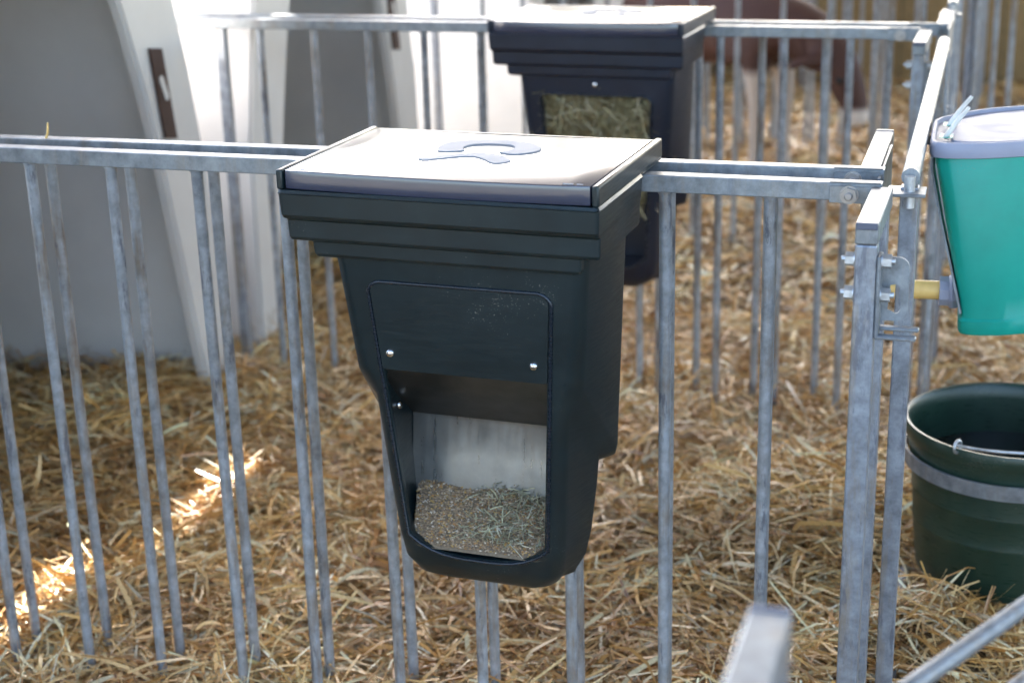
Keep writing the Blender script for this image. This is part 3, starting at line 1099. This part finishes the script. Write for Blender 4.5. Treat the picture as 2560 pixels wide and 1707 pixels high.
# ------------------------------------------------------------------ buckets
def teat_bucket(label, z=0.012):
    root = thing('teat_bucket', label, 'feeding bucket', (1.53, .41, ZR - .295))
    cx, cy = 1.53, .41
    ol = [(1.392, .25), (1.42, .2445), (1.47, .254), (1.53, .283), (1.60, .338), (1.642, .42), (1.645, .51), (1.61, .575), (1.545, .60), (1.47, .556), (1.42, .502), (1.385, .44), (1.3865, .38), (1.3885, .315)]
    def smooth(pts, it=2):
        for _ in range(it):
            n = len(pts); new = []
            for k in range(n):
                p, q = Vector(pts[k]), Vector(pts[(k + 1) % n])
                new += [tuple(p * .8 + q * .2), tuple(p * .2 + q * .8)]
            pts = new
        return pts
    O = [(p[0] - cx, p[1] - cy) for p in smooth(ol)]
    zt = .295
    def ring(k, zz, dx=0, dy=0):
        return [(p[0] * k + dx, p[1] * k + dy, zz) for p in O]
    bm = bmesh.new()
    bm_loft(bm, [ring(.70, .006, .018, -.012), ring(.715, 0.0, .018, -.012), ring(.73, .004, .018, -.012), ring(.735, .022, .018, -.012), ring(.715, .026, .018, -.011), ring(.735, .06, .016, -.010), ring(.955, zt - .012), ring(.94, zt - .008), ring(.69, .02, .018, -.012)], cap0=True, cap1=True)
    link('bucket_body', mesh_from_bm(bm, 'bucket_body', M['teal'], 40), root)
    bm = bmesh.new()
    bm_loft(bm, [ring(.965, zt - .014), ring(1.0, zt - .0125), ring(1.008, zt - .005), ring(1.0, zt + .006), ring(.985, zt + .010), ring(.955, zt + .010), ring(.945, zt + .004), ring(.80, zt + .004), ring(.79, zt + .007), ring(.74, zt + .007)], cap0=True, cap1=True)
    bm_box(bm, -.004, .004, -.08, .06, zt + .0065, zt + .0095, .0014)
    lid = link('lid', mesh_from_bm(bm, 'lid', M['paleblue'], 35), root)
    for y in (-.115, -.02):
        link('lid_hole', box_mesh('lid_hole', M['teal'], -.128, -.108, y - .01, y + .022, zt + .0101, zt + .0106), lid)
    # white straps sticking up at the hooked side
    for y in (-.115, -.02):
        bm = bmesh.new()
        bm_tube(bm, [(-.120, y, zt + .008), (-.105, y + .012, zt + .03), (-.088, y + .02, zt + .052)], [.0042, .0038, .003], 8)
        link('strap', mesh_from_bm(bm, 'strap', M['white']), root)
    # flat steel hook over the gate tube down to the bottom
    path = [(-.155, -.05, zt - .03), (-.158, -.055, zt - .012), (-.150, -.06, zt - .006), (-.140, -.065, zt - .012), (-.138, -.075, zt - .05), (-.120, -.10, zt - .12), (-.098, -.115, zt - .20), (-.082, -.125, zt - .262)]
    bm = bmesh.new()
    wid = [.026, .026, .025, .024, .016, .013, .009, .006]
    A, B, C2, D2 = [], [], [], []
    for p, w in zip(path, wid):
        A.append(bm.verts.new((p[0], p[1] - w, p[2]))); B.append(bm.verts.new((p[0] + .001, p[1] + w, p[2])))
        C2.append(bm.verts.new((p[0] + .003, p[1] - w, p[2] + .0015))); D2.append(bm.verts.new((p[0] + .004, p[1] + w, p[2] + .0015)))
    for k in range(len(path) - 1):
        bm.faces.new((A[k], A[k + 1], B[k + 1], B[k])); bm.faces.new((C2[k], D2[k], D2[k + 1], C2[k + 1]))
        bm.faces.new((A[k], C2[k], C2[k + 1], A[k + 1])); bm.faces.new((B[k], B[k + 1], D2[k + 1], D2[k]))
    bmesh.ops.recalc_face_normals(bm, faces=bm.faces)
    link('steel_hook', mesh_from_bm(bm, 'steel_hook', M['galv'], 40), root)
    # valve nut and rubber teat through the gate
    ty, tz = -.085, .056
    bm = bmesh.new()
    bm_lathe(bm, [(.0, 0), (.026, 0), (.028, .004), (.028, .012), (.024, .016), (.024, .030), (.0, .030)], 10)
    bm.transform(Matrix.Translation((-.086, ty, tz)) @ Matrix.Rotation(-PI / 2, 4, 'Y') @ Matrix.Rotation(.1, 4, 'X'))
    link('valve_nut', mesh_from_bm(bm, 'valve_nut', M['paleblue'], 30), root)
    bm = bmesh.new()
    bm_tube(bm, [(-.112, ty, tz), (-.140, ty, tz - .0005), (-.172, ty, tz - .002), (-.190, ty, tz - .004), (-.199, ty, tz - .005), (-.203, ty, tz - .0055)], [.0150, .0148, .0150, .0150, .0115, .005], 16)
    bmesh.ops.recalc_face_normals(bm, faces=bm.faces)
    link('rubber_teat', mesh_from_bm(bm, 'rubber_teat', M['teat'], 50), root)
    return root


def water_bucket(label):
    c = (1.545, .69)
    root = thing('water_bucket', label, 'bucket', (c[0], c[1], .125))
    R, H = .196, .295
    prof = [(0, 0), (R * .80, 0), (R * .82, .006), (R * .835, .03), (R * .84, .034), (R * .868, .10), (R * .876, .103), (R * .876, .108), (R * .871, .111), (R * .892, .16), (R * .90, .163), (R * .90, .168), (R * .895, .171),
            (R * .955, H - .03), (R * .985, H - .028), (R * 1.0, H - .02), (R * 1.005, H - .008), (R * .99, H), (R * .965, H - .001), (R * .945, H - .006), (R * .93, H - .03), (R * .82, .03), (0, .02)]
    bm = bmesh.new(); bm_lathe(bm, prof, 56)
    link('bucket_body', mesh_from_bm(bm, 'bucket_body', M['deepgreen'], 40), root)
    bm = bmesh.new(); bm_lathe(bm, [(0, .20), (R * .90, .20)], 48)
    link('water', mesh_from_bm(bm, 'water', M['water']), root)
    # flat steel hoop that holds it
    bm = bmesh.new()
    bm_lathe(bm, [(R * .962, H - .083), (R * .985, H - .083), (R * .99, H - .055), (R * .966, H - .055)], 64, closed=True)
    link('holder_hoop', mesh_from_bm(bm, 'holder_hoop', M['galv'], 40), root)
    # wire handle lying over the rim, with eyelets
    for a in (math.radians(-118), math.radians(62)):
        ex, ey = R * 1.0 * math.cos(a), R * 1.0 * math.sin(a)
        bm = bmesh.new()
        pts = []
        for k in range(17):
            t = 2 * PI * k / 16
            pts.append((ex * (1.0 + .055 * math.cos(t)), ey * (1.0 + .055 * math.cos(t)), H + .004 + .011 * math.sin(t)))
        bm_tube(bm, pts, .0027, 8, False)
        link('handle_eyelet', mesh_from_bm(bm, 'handle_eyelet', M['bright'], 60), root)
    pts = []
    a0 = math.radians(-118)
    for k in range(25):
        t = PI * k / 24
        # the bail has fallen towards the far right side
        u = Vector((math.cos(a0), math.sin(a0), 0)); w = Vector((-math.sin(a0), math.cos(a0), 0))
        p = u * (R * math.cos(t)) + w * (R * 1.08 * math.sin(t)) + Vector((0, 0, H + .006 + .014 * math.sin(t)))
        pts.append(p)
    link('wire_handle', tube_mesh('wire_handle', M['bright'], pts, .0028, 8), root)
    return root


# ------------------------------------------------------------------ calf
def calf(label, loc, rz):
    V = []; E = []; Rr = []
    def v(p, r):
        V.append(p); Rr.append(r); return len(V) - 1
    def chain(pts, start=None):
        last = start
        for p, r in pts:
            k = v(p, r)
            if last is not None:
                E.append((last, k))
            last = k
        return last
    pel = v((-.30, 0, .62), (.135, .15))
    mid = chain([((-.12, 0, .60), (.155, .175)), ((.08, 0, .60), (.155, .18)), ((.24, 0, .62), (.13, .17))], pel)
    neck = chain([((.37, 0, .62), (.085, .12)), ((.47, 0, .52), (.07, .09))], mid)
    chain([((.54, 0, .48), (.08, .09)), ((.59, 0, .40), (.07, .075)), ((.625, 0, .30), (.052, .052)), ((.640, 0, .235), (.048, .046))], neck)
    for s in (-1, 1):
        chain([((.23, s * .10, .50), (.06, .08)), ((.245, s * .11, .38), (.042, .048)), ((.25, s * .11, .28), (.033, .036)), ((.245, s * .11, .15), (.024, .026)), ((.245, s * .11, .06), (.03, .032)), ((.265, s * .11, .012), (.036, .04))], mid)
        chain([((-.31, s * .10, .50), (.07, .10)), ((-.27, s * .115, .40), (.052, .065)), ((-.37, s * .115, .27), (.034, .042)), ((-.36, s * .115, .15), (.025, .028)), ((-.345, s * .115, .06), (.03, .032)), ((-.325, s * .115, .012), (.036, .04))], pel)
        chain([((.50, s * .10, .50), (.03, .022)), ((.47, s * .17, .50), (.035, .016)), ((.455, s * .215, .485), (.012, .01))], neck)
    chain([((-.45, 0, .66), (.03, .03)), ((-.49, 0, .52), (.018, .018)), ((-.49, 0, .36), (.026, .026)), ((-.49, 0, .30), (.01, .01))], pel)
    me = bpy.data.meshes.new('calf')
    me.from_pydata(V, E, [])
    o = bpy.data.objects.new('tmp_calf', me); COL.objects.link(o)
    md = o.modifiers.new('s', 'SKIN')
    for k, sv in enumerate(me.skin_vertices[0].data):
        sv.radius = Rr[k]; sv.use_root = (k == 0)
    md.use_smooth_shade = True
    sb = o.modifiers.new('b', 'SUBSURF'); sb.levels = 2; sb.render_levels = 2
    dg = bpy.context.evaluated_depsgraph_get()
    out = bpy.data.meshes.new_from_object(o.evaluated_get(dg))
    bpy.data.objects.remove(o)
    m, nd, lk, bs = new_mat('red_and_white_coat')
    tc = nd.new('ShaderNodeTexCoord')
    sp = nd.new('ShaderNodeSeparateXYZ'); lk.new(tc.outputs['Object'], sp.inputs[0])
    nz = noise(nd, lk, tc.outputs['Object'], 3.2, 2, .4)
    r0 = ramp(nd, [(.63, (.060, .020, .011)), (.66, (.50, .42, .36))])
    lk.new(nz, r0.inputs[0])
    sock = ramp(nd, [(.30, (1, 1, 1)), (.325, (0, 0, 0))]); lk.new(sp.outputs['Z'], sock.inputs[0])
    c = mixc(nd, lk, sock.outputs[0], r0.outputs[0], (.62, .54, .48))
    hind = nd.new('ShaderNodeMath'); hind.operation = 'MULTIPLY_ADD'; hind.inputs[1].default_value = -1.0; hind.inputs[2].default_value = 0.64
    lk.new(sp.outputs['X'], hind.inputs[0])
    hr = ramp(nd, [(.20, (0, 0, 0)), (.22, (1, 1, 1))]); lk.new(hind.outputs[0], hr.inputs[0])
    lz = ramp(nd, [(.42, (1, 1, 1)), (.46, (0, 0, 0))]); lk.new(sp.outputs['Z'], lz.inputs[0])
    mm = mixc(nd, lk, 1.0, hr.outputs[0], lz.outputs[0], 'MULTIPLY')
    c = mixc(nd, lk, mm, c, (.45, .37, .31))
    hoof = ramp(nd, [(.03, (1, 1, 1)), (.04, (0, 0, 0))]); lk.new(sp.outputs['Z'], hoof.inputs[0])
    c = mixc(nd, lk, hoof.outputs[0], c, (.06, .05, .045))
    lk.new(c, bs.inputs['Base Color']); bs.inputs['Roughness'].default_value = .7
    out.materials.clear(); out.materials.append(m)
    out.name = 'calf'
    body = link('calf', out, None, loc, (0, 0, rz), label, 'calf')
    for s in (-1, 1):
        bm = bmesh.new(); bmesh.ops.create_uvsphere(bm, u_segments=10, v_segments=8, radius=.014)
        link('eye', mesh_from_bm(bm, 'eye', M['water']), body, (.585, s * .068, .425))
    return body


# ------------------------------------------------------------------ straw bales added at the back to hide the sunlit ground
def bale(label, x, y, L=.95):
    root = thing('screening_bale', label, 'straw bale', (x, y, .03), 0, 'added straw bales hiding the sunlit ground')
    m = M['bale']
    bm = bmesh.new(); bm_box(bm, -L / 2, L / 2, -.22, .22, 0, .60, .03, 3)
    bmesh.ops.subdivide_edges(bm, edges=bm.edges[:], cuts=2, use_grid_fill=True)
    for v in bm.verts:
        v.co += Vector((mnoise.noise(v.co * 9 + Vector((x, 0, 0))), mnoise.noise(v.co * 9 + Vector((5, x, 0))), mnoise.noise(v.co * 9 + Vector((0, 9, x))))) * .014
    link('bale_body', mesh_from_bm(bm, 'bale_body', m, 60), root)
    for k in (-.25, .25):
        link('twine', tube_mesh('twine', M['deepgreen'], [(k * L, -.235, 0.0), (k * L, -.238, .612), (k * L, .238, .614), (k * L, .235, 0.0)], .003, 6), root)


# ================================================================== build
build_ground()
build_straw()
build_shade_roof()
hutch(-.745, 'white calf hutch nearest the camera, left of the near pen')
hutch(.835, 'white calf hutch with rusty slotted strip at the left, behind the near rail')
hutch(2.35, 'second white calf hutch, seen through the bars left of the far dispenser')
hutch(4.95, 'third white calf hutch, partly behind the far dispenser')
hutch(6.55, 'fourth white calf hutch, farthest along the row')

panel('galvanised barred panel nearest the lens, only its blurred corner arm showing', -1.51, -1.51, 0.0, xr=1.385, arm=1, arm_len=.277, arm_x=1.372)
panel('galvanised barred panel carrying the near dispenser, front of the pair', 0, 0, 0.0, arm=-1, arm_len=.206, arm_x=1.3315)
panel('galvanised barred panel close behind the near dispenser, second of the pair', .066, .092, -.012, xr=1.340, arm=1, arm_len=.30, arm_x=1.304)
panel('galvanised barred panel carrying the far dispenser, front of its pair', 1.58, 1.58, .0845, xr=1.285, arm=-1, arm_len=.20, arm_x=1.283)
panel('galvanised barred panel just behind the far dispenser, second of its pair', 1.665, 1.665, .018, bar_from=.6, xr=1.325, post=False, arm=1, arm_len=.30, arm_x=1.313)
names = ['third', 'fourth', 'fifth']
for k, nm in enumerate(names):
    yk = 3.16 + 1.58 * k
    panel('blurred barred panel crossing the back, %s fence line from the camera' % nm, yk, yk + .01, .05 * k, xr=1.30, arm=-1, arm_len=.2, arm_x=1.29, detail=False, group='blurred pen panels at the back')

panel('blurred barred panel standing behind the grazing calf, second of its pair', 4.83, 4.83, .02, xr=1.31, arm=1, arm_len=.3, arm_x=1.30, detail=False, group='blurred pen panels at the back')
gate('tubular gate of the middle pen, behind the green teat bucket', (1.379, .045), (1.350, 1.36), (.085,), ZR + .002, bars=(.09, 1.2))
gate('blurred tubular gate at the lower right corner, nearest the lens', (1.43, -.957), (1.95, .036), (ZR - .325, ZR - .5), ZR - .24, r=.009)
gate('blurred tubular gate standing open at the upper right', (1.335, 1.99), (1.300, 3.0), (.62, .30), ZR + .002, bars=(.15, .3, .45, .6, .75, .9))
gate('blurred tubular gate swung out into the aisle at the upper right edge', (1.33, 3.30), (1.95, 2.95), (.30,), ZR - .02, bars=(.03, .10, .16, .30, .45))
gate('blurred far tubular gate behind the swung-out gate', (1.31, 4.98), (1.30, 6.1), (.62, .30), ZR, bars=(.15, .3, .45, .6, .75, .9))

F1 = (.786, 0.0, ZR + .0015); R1 = math.radians(-2)
F2 = (.567, 1.578, ZR + .0015); R2 = math.radians(-2)
feeder('dark green feed dispenser with grain tray, grey lid, on the near rail', F1, R1, M['green'])
feeder('navy black feed dispenser with hay window, on the far rail', F2, R2, M['navy'], hay=True)
build_feed(F1, R1)
build_hay(F2, R2)

teat_bucket('teal plastic teat bucket with lilac lid and amber teat, hung on the gate')
water_bucket('dark green round bucket with steel hoop, standing low in the straw')
calf('brown and white calf grazing with lowered head beyond the bars at the top right', (.325, 4.31, .05), math.radians(-22))

for nm, x in (('left end', -.35), ('second from the left', .64), ('third from the left', 1.63), ('right end', 2.62)):
    bale('added straw bale at the %s of the row hiding the sunlit ground' % nm, x, 6.80)

# one stalk caught on the rail at the left
stalk = tube_mesh('straw_stalk', M['teat'], [(-.012, .079, ZR - .004), (-.006, .080, ZR + .010), (-.004, .080, ZR + .026)], [.0022, .002, .0012], 6)
link('straw_stalk', stalk, label='single straw stalk caught upright on the near rails at the left', cat='straw')
